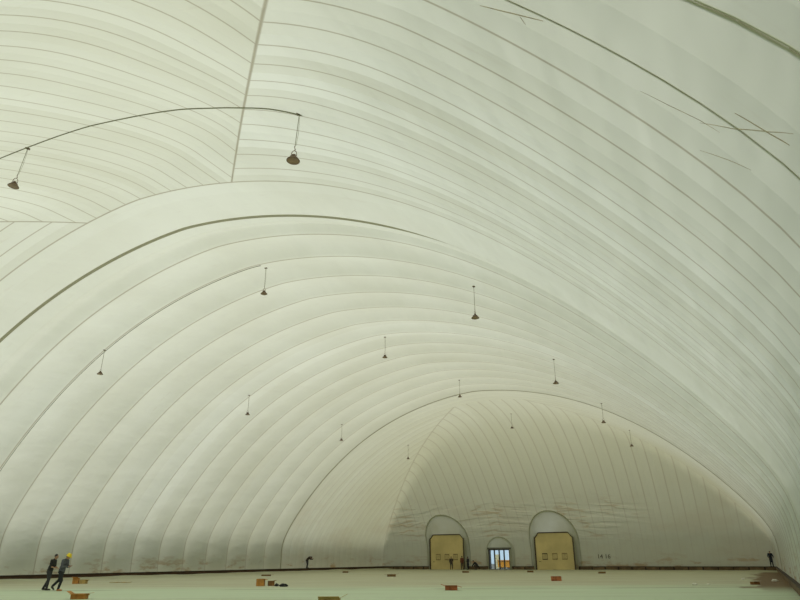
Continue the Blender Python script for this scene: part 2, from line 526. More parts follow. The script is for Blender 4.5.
def big_door(name, x0, x1, zt, yp, label, ch, win_z, win_tone):
    """overhead sectional door in a rigid frame with chamfered top corners"""
    o_out = [(x0, 0), (x0, zt - ch*1.25), (x0 + ch, zt), (x1 - ch, zt), (x1, zt - ch*1.25), (x1, 0)]
    t = .17
    i_out = [(x0 + t, 0), (x0 + t, zt - ch*1.25 - t*.4), (x0 + ch + t*.5, zt - t), (x1 - ch - t*.5, zt - t), (x1 - t, zt - ch*1.25 - t*.4), (x1 - t, 0)]
    # curtain with horizontal sections (root mesh)
    bm = bmesh.new()
    zs = 0.0; nsec = 9; hs = (zt - .08) / nsec
    def xspan(z):
        zc = zt - ch*1.25
        if z <= zc: return x0 + .08, x1 - .08
        k = (z - zc) / (zt - zc); return x0 + .08 + ch*k, x1 - .08 - ch*k
    for i in range(nsec):
        za, zb = i*hs + .012, (i+1)*hs - .012
        (a0, a1), (b0, b1) = xspan(za), xspan(zb)
        vs = [bm.verts.new(q) for q in [(a0, yp, za), (a1, yp, za), (b1, yp, zb), (b0, yp, zb), (a0, yp+.06, za), (a1, yp+.06, za), (b1, yp+.06, zb), (b0, yp+.06, zb)]]
        for q in [(0,1,2,3),(7,6,5,4),(0,4,5,1),(1,5,6,2),(2,6,7,3),(3,7,4,0)]: bm.faces.new([vs[k] for k in q])
        for gz in (hs*.33, hs*.66):           # ribs across each section
            za2 = za + gz
            s0, s1 = xspan(za2 + .03)
            box(bm, s0, s1, yp - .006, yp, za2, za2 + .03)
    root = link(name, bm, M['door_tan'])
    tag(root, label, kind='structure')
    pb = bmesh.new(); (b0_, b1_) = xspan(0); zc = zt - ch*1.25
    ol = [(b0_, 0), (b0_, zc), (b0_ + ch, zt - .05), (b1_ - ch, zt - .05), (b1_, zc), (b1_, 0)]
    fr_ = [pb.verts.new((x, yp + .062, z)) for x, z in ol]; bk_ = [pb.verts.new((x, yp + .12, z)) for x, z in ol]
    pb.faces.new(fr_); pb.faces.new(bk_[::-1])
    for i in range(6): pb.faces.new([fr_[i], bk_[i], bk_[(i+1)%6], fr_[(i+1)%6]])
    link('backing_board', pb, M['door_tan'], root)
    fb = bmesh.new()
    dep0, dep1 = yp - .10, y1 + .0
    A = [[fb.verts.new((x, yy, z)) for x, z in o_out] for yy in (dep0, dep1)]
    B = [[fb.verts.new((x, yy, z)) for x, z in i_out] for yy in (dep0, dep1)]
    for i in range(5):
        fb.faces.new([A[0][i], A[0][i+1], B[0][i+1], B[0][i]])
        fb.faces.new([A[0][i], A[0][i+1], A[1][i+1], A[1][i]])
        fb.faces.new([B[0][i], B[0][i+1], B[1][i+1], B[1][i]])
        fb.faces.new([A[1][i], A[1][i+1], B[1][i+1], B[1][i]])
    for k in (0, 5): fb.faces.new([A[0][k], B[0][k], B[1][k], A[1][k]])
    link('door_frame', fb, M['door_frame'], root)
    wdt = (x1 - x0)
    for k, c in enumerate((.25, .50, .745)):
        xc = x0 + wdt * c; hw = .36; hh = .36
        wb = bmesh.new()
        zc = win_z
        for s in (-1, 1):                       # dark top and bottom beads, thin sides
            box(wb, xc - hw, xc + hw, yp - .05, yp - .01, zc + s*hh - .06, zc + s*hh + .06, .02)
            box(wb, xc + s*hw - .012, xc + s*hw + .012, yp - .045, yp - .01, zc - hh, zc + hh)
        wf = link('window_bead', wb, M['door_slot'] if k < win_tone else M['door_bead_faint'], root)
        gb = bmesh.new(); box(gb, xc - hw, xc + hw, yp - .03, yp - .012, zc - hh, zc + hh)
        link('window_pane', gb, M['door_glaze'], wf)
    hb = bmesh.new(); box(hb, x0 + .5, x0 + .8, yp - .05, yp - .01, 1.02, 1.07, .01)
    link('door_handle', hb, M['door_frame'], root)
    return root
M['door_bead_faint'] = simple('dusty_window_bead', (.27, .20, .09), .6, var=.2)
YD = y1 - .92
d1 = big_door('door_1', -44.67, -39.03, 4.94, YD, 'left tan overhead vehicle door with people standing in front', .55, 1.70, 0)
d2 = big_door('door_2', -28.40, -22.84, 4.92, YD, 'right tan overhead vehicle door with three small windows', .60, 1.70, 1)

HOODS = []
def hood(xc, hw, ztop, zs, fx0, fx1, fz, ch, yp, owner, name='door_hood'):
    """arched fabric hood joining the membrane to the door frame"""
    N_ = 48
    HOODS.append((xc, hw, ztop, zs))
    outer = []; inner = []
    for i in range(N_ + 1):
        u = i / N_
        if u < .2: q = (xc - hw, zs * u / .2)
        elif u > .8: q = (xc + hw, zs * (1 - u) / .2)
        else:
            a = math.pi * (1 - (u - .2) / .6); q = (xc + hw*math.cos(a), zs + (ztop - zs) * math.sin(a))
        outer.append(q)
    fr = [(fx0, 0), (fx0, fz - ch*1.25), (fx0 + ch, fz), (fx1 - ch, fz), (fx1, fz - ch*1.25), (fx1, 0)]
    def along(t):
        if t < .2: return (fx0, fr[1][1] * t / .2)
        if t > .8: return (fx1, fr[1][1] * (1 - t) / .2)
        s = (t - .2) / .6 * 3
        k = min(int(s), 2); f = s - k
        # keep the sweep even: corner, top, corner
        a, b = fr[1 + k], fr[2 + k]
        return (a[0] + (b[0]-a[0])*f, a[1] + (b[1]-a[1])*f)
    bm_ = bmesh.new(); rows = []
    def ysurf(x, z):                            # y where the membrane has height z
        lo, hi = y1 - 8, y1
        for _ in range(40):
            m_ = (lo + hi) / 2
            if surf(x, m_) > z: lo = m_
            else: hi = m_
        return lo
    rim = []
    for i, (ox, oz) in enumerate(outer):
        ix, iz = along(i / N_)
        oy = ysurf(ox, oz) - .05
        iy = yp - .12
        row = []
        for k in range(7):
            s = k / 6
            x = ox + (ix - ox)*s; z = oz + (iz - oz)*s
            y = oy + (iy - oy)*s
            y = min(y, ysurf(x, max(z, .01)) - .04) 
            row.append(bm_.verts.new((x, y, z)))
        rows.append(row)
        rim.append((ox, oy - .02, max(oz, .02)))
    for a, b in zip(rows, rows[1:]):
        for k in range(6): bm_.faces.new([a[k], a[k+1], b[k+1], b[k]])
    h_ = link(name, bm_, M['gusset'], owner, smooth=True)
    rb = bmesh.new(); tube(rb, rim, .06, 6)
    link('hood_rim', rb, M['hood_rim'], h_)
    return h_
hood(-41.95, 3.45, 7.55, 4.1, -44.60, -39.10, 4.90, .55, YD, d1)
hood(-25.72, 3.45, 7.62, 3.9, -28.33, -22.91, 4.88, .60, YD, d2)

# glazed entrance
M['steel'] = simple('dark_steel_frame', (.055, .058, .055), .45, metal=.3, var=.15)
M['header'] = simple('grey_entrance_header', (.13, .125, .10), .6, var=.1)
gm = newmat('clear_glass'); g = N(gm); nt = gm.node_tree
tr = g.new('ShaderNodeBsdfTransparent'); gl = g.new('ShaderNodeBsdfGlossy'); gl.inputs['Roughness'].default_value = .03
tr.inputs[0].default_value = (.80, .86, .88, 1)
mx = g.new('ShaderNodeMixShader'); mx.inputs[0].default_value = .06
nt.links.new(tr.outputs[0], mx.inputs[1]); nt.links.new(gl.outputs[0], mx.inputs[2])
nt.nodes.remove(nt.nodes['Principled BSDF']); nt.links.new(mx.outputs[0], nt.nodes['Material Output'].inputs['Surface'])
M['glass'] = gm
ex0, ex1, ez = -35.42, -32.2, 2.72
YE = y1 - .55
bm = bmesh.new()
for xx in (ex0, ex1 - .16): box(bm, xx, xx + .16, YE - .06, YE + .55, 0, ez)
box(bm, ex0, ex1, YE - .06, YE + .55, ez - .14, ez)
box(bm, ex0 + .16, ex1 - .16, YE, YE + .3, 0, .06)
ent = link('door_3', bm, M['steel'])
tag(ent, 'small glazed entrance with bright daylight between the two big doors', kind='structure')
inner = (ex1 - ex0 - .32) / 4
for k in range(1, 4):
    b_ = bmesh.new(); xx = ex0 + .16 + inner*k
    box(b_, xx - .09, xx + .09, YE - .03, YE + .12, .06, ez - .14, .01)
    mu = link('mullion', b_, M['steel'], ent)
for k in range(4):
    b_ = bmesh.new(); xx = ex0 + .16 + inner*k
    box(b_, xx + .09, xx + inner - .09, YE + .02, YE + .032, .08, ez - .16)
    link('glass_pane', b_, M['glass'], ent)
b_ = bmesh.new(); box(b_, ex0 - .15, ex1 + .15, YE - .14, YE + .4, ez, ez + .22, .02)
link('header', b_, M['header'], ent)
hood((ex0+ex1)/2, 2.1, 4.35, 2.2, ex0 + .03, ex1 - .03, ez + .02, .05, YE - .02, ent)

# the membrane is cut where the doors stand
def cut_outline(o, poly):
    """opens the membrane inside an arched outline (x, z)"""
    me = o.data; bm_ = bmesh.new(); bm_.from_mesh(me)
    cx = sum(p_[0] for p_ in poly)/len(poly); cz = sum(p_[1] for p_ in poly)/len(poly)
    xa, xb = min(p_[0] for p_ in poly) - 1, max(p_[0] for p_ in poly) + 1; zt = max(p_[1] for p_ in poly) + 1
    for (ax, az), (bx_, bz) in zip(poly, poly[1:]):
        n_ = Vector((bz - az, 0, -(bx_ - ax)))
        if n_.length < 1e-4: continue
        fs = [f for f in bm_.faces if f.calc_center_median().y > y1 - 6 and xa < f.calc_center_median().x < xb and f.calc_center_median().z < zt
              and max(v_.co.x for v_ in f.verts) > min(ax, bx_) - .1 and min(v_.co.x for v_ in f.verts) < max(ax, bx_) + .1
              and max(v_.co.z for v_ in f.verts) > min(az, bz) - .1 and min(v_.co.z for v_ in f.verts) < max(az, bz) + .1]
        geom = list({v_ for f in fs for v_ in f.verts}) + list({e for f in fs for e in f.edges}) + fs
        bmesh.ops.bisect_plane(bm_, geom=geom, plane_co=(ax, 0, az), plane_no=n_.normalized())
    def inside(x, z):
        c = False
        for (ax, az), (bx_, bz) in zip(poly, poly[1:] + poly[:1]):
            if (az > z) != (bz > z) and x < (bx_ - ax)*(z - az)/(bz - az) + ax: c = not c
        return c
    kill = [f for f in bm_.faces if f.calc_center_median().y > y1 - 6 and inside(f.calc_center_median().x, f.calc_center_median().z)]
    bmesh.ops.delete(bm_, geom=kill, context='FACES')
    bm_.to_mesh(me); bm_.free()
for (xc_, hw_, zt_, zs_) in HOODS:
    hw2, zt2 = hw_ - .10, zt_ - .10
    poly = [(xc_ - hw2, -.1)] + [(xc_ + hw2*math.cos(math.pi*(1 - i/18)), zs_ + (zt2 - zs_)*math.sin(math.pi*i/18)) for i in range(19)] + [(xc_ + hw2, -.1)]
    cut_outline(farw, poly)

# ------------------------------------------------------------------ dark lettering on the far wall
M['paint'] = simple('dark_wall_paint', (.075, .06, .03), .8, var=.3)
def stencil(ch, x, z, hgt):
    cu = bpy.data.curves.new('wall_number', 'FONT'); cu.body = ch; cu.size = hgt * 1.4; cu.extrude = .012
    tmp = bpy.data.objects.new('tmp', cu); col.objects.link(tmp)
    bpy.context.view_layer.update()
    dg = bpy.context.evaluated_depsgraph_get()
    me = bpy.data.meshes.new_from_object(tmp.evaluated_get(dg))
    bpy.data.objects.remove(tmp)
    me.materials.clear(); me.materials.append(M['paint'])
    o = bpy.data.objects.new('wall_number', me); col.objects.link(o)
    o.parent = farw
    o.location = (x, y1 - .17, z); o.rotation_euler = (math.radians(90), 0, 0)
    return o
tag(stencil('14', -20.05, 1.42, .55), 'dark painted number, left one')
tag(stencil('16', -19.05, 1.42, .55), 'dark painted number, right one')

# ------------------------------------------------------------------ outside the entrance
M['outdoor'] = simple('outdoor_concrete', (.22, .22, .21), .9, var=.15, scale=.3)
bm = bmesh.new(); box(bm, -90, 40, y1 + .65, 190, -.25, -.02)
tag(link('ground', bm, M['outdoor']), 'pale ground outside the entrance', kind='structure')
M['orange'] = simple('orange_painted_steel', (.95, .40, .05), .5, var=.15)
M['cream_panel'] = simple('cream_panel', (.85, .82, .55), .6, var=.1)
b0 = thing('storage_bin', 'orange skip standing outside, seen through the right panes of the glass entrance', 'bin', (-37.55, 106.6, -.02))
bm = bmesh.new()
box(bm, -.15, 1.9, -.7, .7, .18, 1.15, .04)
link('body', bm, M['orange'], b0)
bm = bmesh.new(); box(bm, -.2, 1.95, -.78, .78, 1.15, 1.26, .02); link('rim', bm, M['orange'], b0)
for xx in (.2, 1.4):
    bm = bmesh.new(); box(bm, xx, xx+.2, -.6, .6, 0, .18); link('skid', bm, M['steel'], b0)
bm = bmesh.new(); box(bm, -.9, .05, -.03, .03, 0, 2.1, .01)
for k in range(3): box(bm, -.88, .03, -.05, -.03, .3+.6*k, .36+.6*k)
w_ = tag(link('leaning_board', bm, M['cream_panel']), 'pale board standing outside the glass entrance', 'board')
w_.location = (-37.95, 107.9, -.02)

# ------------------------------------------------------------------ power cables and hanging lamps
M['bronze'] = simple('bronze_lamp_housing', (.16, .105, .06), .5, metal=.2, var=.25, scale=12)
M['bronze_in'] = simple('bronze_reflector_inside', (.27, .17, .11), .45, metal=.3, var=.2, scale=10)
M['cable'] = simple('grey_green_cable', (.25, .25, .165), .7, var=.15)
M['lens'] = simple('dusty_lamp_lens', (.33, .21, .14), .3, var=.2)

NEAR = [(-10.75, 13.73), (-11.87, 13.65), (-13.22, 13.67), (-14.51, 13.56), (-15.73, 13.32), (-17.55, 13.11), (-18.49, 13.0), (-19.99, 12.79), (-21.56, 12.74), (-23.72, 12.73), (-25.36, 12.73), (-27.64, 12.85)]
def near_path(x):
    for (xa_, ya_), (xb_, yb_) in zip(NEAR, NEAR[1:]):
        if x >= xb_: return ya_ + (yb_ - ya_) * (x - xa_) / (xb_ - xa_)
    return NEAR[-1][1]
def power_cable(yv, kk, xa, xb, r, label):
    P = []
    n = 90
    for i in range(n + 1):
        x = xa + (xb - xa) * i / n
        y = yv - kk * x
        if kk == 0: y = near_path(x)
        P.append(Vector((x, y, surf(x, y))) + inward(x, y) * (r + .03))
    bm_ = bmesh.new(); tube(bm_, P, r, 6)
    return tag(link('power_cable', bm_, M['cable'], smooth=True), label, 'cable')
power_cable(13.8, 0, -45.0, NEAR[0][0], .022, 'thin dark power cable arching across the nearest ceiling panels above two lamps')
power_cable(28.32, .046, -52.4, -25.3, .02, 'power cable running down the left side of the ceiling past the second lamp row')

LAMP_Z = 1.78
def make_lamp(x, y, dz, tilt):
    t = thing('high_bay_lamp', 'x', 'lamp', (0, 0, 0))
    bm_ = bmesh.new()                                   # housing: shallow bell, open below
    lathe(bm_, [(.20, -.085), (.21, -.08), (.21, -.065), (.17, -.01), (.105, .035), (.06, .05), (.0601, .075), (.045, .085)], 24, cap0=False, cap1=True)
    bell = link('reflector', bm_, M['bronze'], t, smooth=True)
    bm_ = bmesh.new()
    lathe(bm_, [(.198, -.083), (.16, -.02), (.10, .015), (.03, .02)], 24, cap0=False, cap1=True)
    link('reflector_lining', bm_, M['bronze_in'], bell, smooth=True)
    bm_ = bmesh.new(); lathe(bm_, [(.19, -.08), (.19, -.07)], 24); link('lens', bm_, M['lens'], bell)
    bm_ = bmesh.new()                                   # cooling fins
    for k in range(10):
        a = 2*math.pi*k/10
        R = Matrix.Rotation(a, 4, 'Z')
        box(bm_, .05, .12, -.006, .006, .02, .075, 0, 0, R)
    link('cooling_fins', bm_, M['bronze'], bell)
    bm_ = bmesh.new(); box(bm_, -.055, .055, -.04, .04, .09, .16, .01)
    link('driver_box', bm_, M['bronze'], t)
    bm_ = bmesh.new()                                   # bracket and hook
    tube(bm_, [(-.08,0,.10), (-.085,0,.2), (-.05,0,.28), (0,0,.31), (.05,0,.28), (.085,0,.2), (.08,0,.10)], .012, 6)
    tube(bm_, [(0,0,.31), (.022,0,.35), (.0,0,.40), (-.012,0,.44), (0,0,.48)], .014, 6)
    link('hook', bm_, M['bronze'], t)
    return t
def finish_lamp(t, x, y, tilt, label, first):
    """suspension and ceiling plate follow the height of the membrane here"""
    zt = surf(x, y)
    zl = zt - LAMP_Z
    t.location = (x, y, zl + .035); t.rotation_euler = (tilt[0], tilt[1], random.uniform(0, 3))
    tag(t, label, 'lamp', 'lamps hanging from the ceiling of the dome')
    return t
proto = make_lamp(0, 0, 0, 0)
bm_ = bmesh.new(); tube(bm_, [(0,0,.47), (0,0,LAMP_Z - .05)], .011, 6); sus = link('suspension_wire', bm_, M['cable'], proto)
bm_ = bmesh.new(); tube(bm_, [(.03,0,.5), (.05,.01,1.0), (.02,0,LAMP_Z - .06)], .006, 5); link('power_lead', bm_, M['cable'], proto)
bm_ = bmesh.new(); box(bm_, -.09, .09, -.06, .06, LAMP_Z - .075, LAMP_Z - .035, .01); link('ceiling_plate', bm_, M['bronze'], proto)

def copy_tree(o, parent=None):
    c = o.copy(); col.objects.link(c)
    if parent: c.parent = parent
    for ch in list(o.children): copy_tree(ch, c)
    return c
lamps = [
 (NEAR[9][0] - .12, NEAR[9][1], (.05, .10), 'hanging lamp at the left edge, below the thin power cable'),
 (NEAR[0][0] - .08, NEAR[0][1], (-.03, .05), 'largest hanging lamp, at the right end of the thin power cable'),
 (-39.6, 30.0, (0, .03), 'hanging lamp on the left curve of the ceiling, under the second power cable'),
 (-25.3, 30.0, (0, 0), 'hanging lamp just below the thick arched sleeve, left of the middle'),
 (-11.3, 30.4, (0, 0), 'hanging lamp right of the middle, second largest, under the plain right ceiling'),
 (-39.6, 46.0, (0, 0), 'hanging lamp in the left column, third row from the camera'),
 (-25.3, 46.0, (0, 0), 'hanging lamp in the middle column, third row from the camera'),
 (-11.1, 45.7, (0, 0), 'hanging lamp in the right column, third row from the camera'),
 (-39.6, 62.0, (0, 0), 'hanging lamp in the left column, fourth row from the camera'),
 (-25.3, 62.3, (0, 0), 'hanging lamp in the middle column, right at the far seam arch'),
 (-11.0, 62.0, (0, 0), 'hanging lamp in the right column, fourth row from the camera'),
 (-39.6, 78.5, (0, 0), 'farthest hanging lamp in the left column, beside the far mitre seam'),
 (-24.9, 78.0, (0, 0), 'farthest hanging lamp in the middle column, in front of the far end panels'),
 (-11.0, 77.5, (0, 0), 'farthest hanging lamp in the right column, near the far end wall'),
]
for i, (x, y, tl, lb) in enumerate(lamps):
    t = proto if i == 0 else copy_tree(proto)
    finish_lamp(t, x, y, tl, lb, i == 0)

# ------------------------------------------------------------------ cartons and litter on the floor
M['card'] = simple('orange_brown_cardboard', (.46, .21, .045), .8, var=.25, scale=4)
M['card_in'] = simple('dark_cardboard_inside', (.20, .09, .025), .85, var=.25, scale=4)
M['card_tan'] = simple('tan_cardboard', (.42, .29, .10), .8, var=.2, scale=4)
M['card_red'] = simple('red_brown_cardboard', (.36, .12, .045), .8, var=.3, scale=5)
M['card_dull'] = simple('dull_brown_cardboard', (.17, .10, .04), .85, var=.25, scale=4)
M['pale'] = simple('white_foam_litter', (.75, .74, .66), .8, var=.1)
M['black'] = simple('black_cloth', (.012, .012, .012), .8, var=.3)

def carton(x, y, rz, w, d, h_, mat, label, flaps=(1,1,0,1), group='cartons lying about on the floor', opened=True):
    t = thing('carton', label, 'cardboard box', (x, y, 0), rz, group)
    b_ = bmesh.new(); th = .012
    for s in (-1, 1):
        box(b_, s*w/2 - (th if s > 0 else 0), s*w/2 + (th if s < 0 else 0), -d/2, d/2, 0, h_)
        box(b_, -w/2 + th, w/2 - th, s*d/2 - (th if s > 0 else 0), s*d/2 + (th if s < 0 else 0), 0, h_)
    box(b_, -w/2 + th, w/2 - th, -d/2 + th, d/2 - th, 0, .02)
    link('box_body', b_, mat, t)
    b_ = bmesh.new(); box(b_, -w/2 + .03, w/2 - .03, -d/2 + .03, d/2 - .03, .03, h_ * .72, .02)
    link('contents', b_, M['card_in'], t)
    for k, f in enumerate(flaps):
        if not f: continue
        b_ = bmesh.new()
        L = (w if k % 2 == 0 else d) ; Wd = (d if k % 2 == 0 else w) * .38
        ang = random.uniform(-.55, .45)
        if k % 2 == 0: R = Matrix.Translation((0, (-1 if k == 0 else 1)*d/2, h_)) @ Matrix.Rotation((ang if k == 0 else -ang), 4, 'X'); sg = -1 if k == 0 else 1; box(b_, -L/2, L/2, min(0, sg*Wd), max(0, sg*Wd), -.006, .006, 0, 0, R)
        else: R = Matrix.Translation(((1 if k == 1 else -1)*w/2, 0, h_)) @ Matrix.Rotation((ang if k == 1 else -ang), 4, 'Y'); sg = 1 if k == 1 else -1; box(b_, min(0, sg*Wd), max(0, sg*Wd), -L/2, L/2, -.006, .006, 0, 0, R)
        link('flap', b_, mat, t)
    return t
RZ = YAW
carton(-42.45, 33.05, RZ + .1, .36, .36, .38, M['card'], 'orange-brown carton behind the walking pair, right of the person in the yellow helmet', (1,0,0,1))
carton(-42.0, 33.3, RZ - .1, .42, .36, .26, M['card_tan'], 'low tan carton touching the orange-brown one behind the walking pair', (0,1,1,0))
carton(-25.7, 20.3, RZ + .05, .58, .40, .20, M['card'], 'opened brown carton nearest the bottom left corner, beside the walking pair', (1,1,1,1))
carton(-27.5, 34.4, RZ, .46, .40, .40, M['card'], 'upright orange carton with two dark bags lying on its right', (0,1,0,0))
carton(-27.05, 34.85, RZ + .4, .34, .35, .28, M['card_in'], 'small dark carton tucked behind the upright orange carton', (0,1,0,0))
carton(-14.9, 22.8, RZ, .80, .45, .13, M['card_tan'], 'tan carton cut by the bottom edge of the picture', (1,1,0,0))
carton(-14.45, 33.4, RZ - .1, .62, .42, .20, M['card_red'], 'red-brown carton in the middle foreground below the left big door', (1,1,0,1))
carton(-13.3, 49.4, RZ, .66, .40, .30, M['card_red'], 'red-brown carton in front of the right big door', (0,0,0,0))
carton(-43.2, 54.8, RZ, .85, .4, .14, M['card_dull'], 'flattened dull carton behind the upright orange carton', (0,1,0,0))
carton(-44.2, 70.9, RZ, .65, .4, .16, M['card_dull'], 'far brown carton near the left kerb, right of the bending person', (0,1,0,0))
carton(-30.3, 56.5, RZ, .78, .4, .20, M['card_dull'], 'dull brown carton out on the floor between the left kerb and the left big door', (0,1,0,1))
carton(-30.2, 74.0, RZ, .72, .4, .18, M['card_dull'], 'small brown carton just in front of the left big door', (0,1,0,0))
carton(-23.9, 78.0, RZ, .66, .4, .18, M['card_dull'], 'small brown carton right of the glazed entrance', (0,0,0,0))
carton(-15.1, 74.0, RZ, .66, .4, .17, M['card_dull'], 'small brown carton right of the right big door, under the wall numbers', (0,0,0,0))
carton(-.75, 46.5, RZ + .3, .42, .3, .16, M['card_in'], 'small dark carton on the floor near the right corner', (0,0,0,0))
# flattened cardboard sheet
bm = bmesh.new(); 
vs = []
for i in range(9):
    for j in range(3):
        vs.append(bm.verts.new((-.7 + 1.4*i/8, -.3 + .3*j, .012 + .03*abs(math.sin(i*1.1 + j)))))
for i in range(8):
    for j in range(2):
        bm.faces.new([vs[i*3+j], vs[(i+1)*3+j], vs[(i+1)*3+j+1], vs[i*3+j+1]])
g_ = bmesh.ops.extrude_face_region(bm, geom=list(bm.faces))
for v_ in [e for e in g_['geom'] if isinstance(e, bmesh.types.BMVert)]: v_.co.z += .015
sh = tag(link('cardboard_sheet', bm, M['card_tan']), 'flattened tan cardboard sheet right of the cartons behind the walking pair', 'cardboard')
sh.location = (-41.0, 35.6, 0); sh.rotation_euler.z = RZ

def lump(name, x, y, sx, sy, sz, mat, label, cat, seed, group=None, rz=0):
    b_ = bmesh.new(); bmesh.ops.create_icosphere(b_, subdivisions=3, radius=1)
    for v_ in b_.verts:
        n_ = mn.noise(v_.co * 1.6 + Vector((seed, 0, 0))) * .35
        v_.co = v_.co * (1 + n_)
        v_.co = Vector((v_.co.x*sx, v_.co.y*sy, max(-.55, v_.co.z)*sz + .55*sz))
    o_ = tag(link(name, b_, mat, smooth=True), label, cat, group)
    o_.location = (x, y, 0); o_.rotation_euler.z = rz
    return o_
lump('bag', -26.25, 34.35, .13, .12, .10, M['black'], 'small round black bag just right of the upright orange carton', 'bag', 1.2)
lump('bag', -25.55, 34.1, .28, .13, .11, M['black'], 'longer black bag, right of the small round black one', 'bag', 4.7, rz=RZ - .5)
for i, (x, y, s, lb) in enumerate([(-3.87, 44.7, .16, 'white litter on the floor below the far wall, left piece'), (-3.2, 45.2, .10, 'tiny white scrap just right of the left piece of white litter'),
                               (-1.64, 56.6, .14, 'white scrap on the floor near the brown earth of the right corner'), (.35, 53.0, .2, 'whitish scrap lying on the brown earth patch by the right kerb')]):
    lump('foam_scrap', x, y, s, s*.7, s*.45, M['pale'], lb, 'litter', i*3.1, 'white scraps on the floor')

# ------------------------------------------------------------------ people
M['skin'] = simple('skin', (.42, .24, .15), .55, var=.08)
M['hair'] = simple('black_hair', (.012, .010, .008), .6, var=.3)
M['c_black'] = simple('black_jacket_cloth', (.016, .016, .017), .85, var=.3)
M['c_grey'] = simple('blue_grey_jacket_cloth', (.075, .080, .095), .85, var=.25)
M['c_trouser'] = simple('dark_grey_trouser_cloth', (.035, .036, .040), .85, var=.25)
M['c_trouser2'] = simple('black_trouser_cloth', (.012, .014, .018), .85, var=.25)
M['c_brown'] = simple('brown_work_cloth', (.06, .045, .03), .85, var=.25)
M['c_blue'] = simple('dark_navy_coat_cloth', (.014, .022, .034), .85, var=.25)
M['c_red'] = simple('rust_red_cloth', (.16, .05, .025), .85, var=.25)
M['shoe_dark'] = simple('dark_shoe', (.014, .012, .010), .6, var=.2)
M['shoe_tan'] = simple('orange_tan_shoe', (.40, .16, .06), .6, var=.2)
M['helmet'] = simple('yellow_helmet_plastic', (.80, .60, .01), .35, var=.05)

def cap_(bm_, a, b, r0, r1, n=12, squash=None):
    a, b = Vector(a), Vector(b)
    ax = (b - a); L = ax.length
    if L < 1e-6: ax = Vector((0,0,1)); L = 1e-6
    q = Vector((0,0,1)).rotation_difference(ax.normalized()).to_matrix()
    rings = []
    prof_ = [(r0*math.cos(t), -r0*math.sin(t)) for t in (1.35, .9, .45)] + [(r0, 0), ((r0+r1)/2, L/2), (r1, L)] + [(r1*math.cos(t), L + r1*math.sin(t)) for t in (.45, .9, 1.35)]
    for r, z in prof_:
        rings.append([bm_.verts.new(a + q @ Vector((r*math.cos(2*math.pi*k/n), r*math.sin(2*math.pi*k/n), z))) for k in range(n)])
    for p, s in zip(rings, rings[1:]):
        for k in range(n): bm_.faces.new([p[k], p[(k+1)%n], s[(k+1)%n], s[k]])
    bm_.faces.new(rings[0][::-1]); bm_.faces.new(rings[-1])

def ell(bm_, c, r, rot=None, n=14):
    g0 = bmesh.ops.create_uvsphere(bm_, u_segments=n, v_segments=n//2+2, radius=1)
    for v_ in g0['verts']:
        p = Vector((v_.co.x*r[0], v_.co.y*r[1], v_.co.z*r[2]))
        if rot is not None: p = rot @ p
        v_.co = p + Vector(c)

def fuse(name, bm_, mat, parent, vox, smooth=3):
    """melts the shapes into one continuous skin"""
    me = bpy.data.meshes.new('tmp'); bmesh.ops.recalc_face_normals(bm_, faces=bm_.faces); bm_.to_mesh(me); bm_.free()
    o = bpy.data.objects.new('tmp', me); col.objects.link(o)
    r = o.modifiers.new('r', 'REMESH'); r.mode = 'VOXEL'; r.voxel_size = vox; r.use_smooth_shade = True
    s = o.modifiers.new('s', 'SMOOTH'); s.factor = .5; s.iterations = smooth
    bpy.context.view_layer.update()
    dg = bpy.context.evaluated_depsgraph_get()
    m2 = bpy.data.meshes.new_from_object(o.evaluated_get(dg)); m2.name = name
    bpy.data.objects.remove(o)
    m2.materials.clear(); m2.materials.append(mat)
    for p in m2.polygons: p.use_smooth = True
    q = bpy.data.objects.new(name, m2); col.objects.link(q); q.parent = parent
    return q

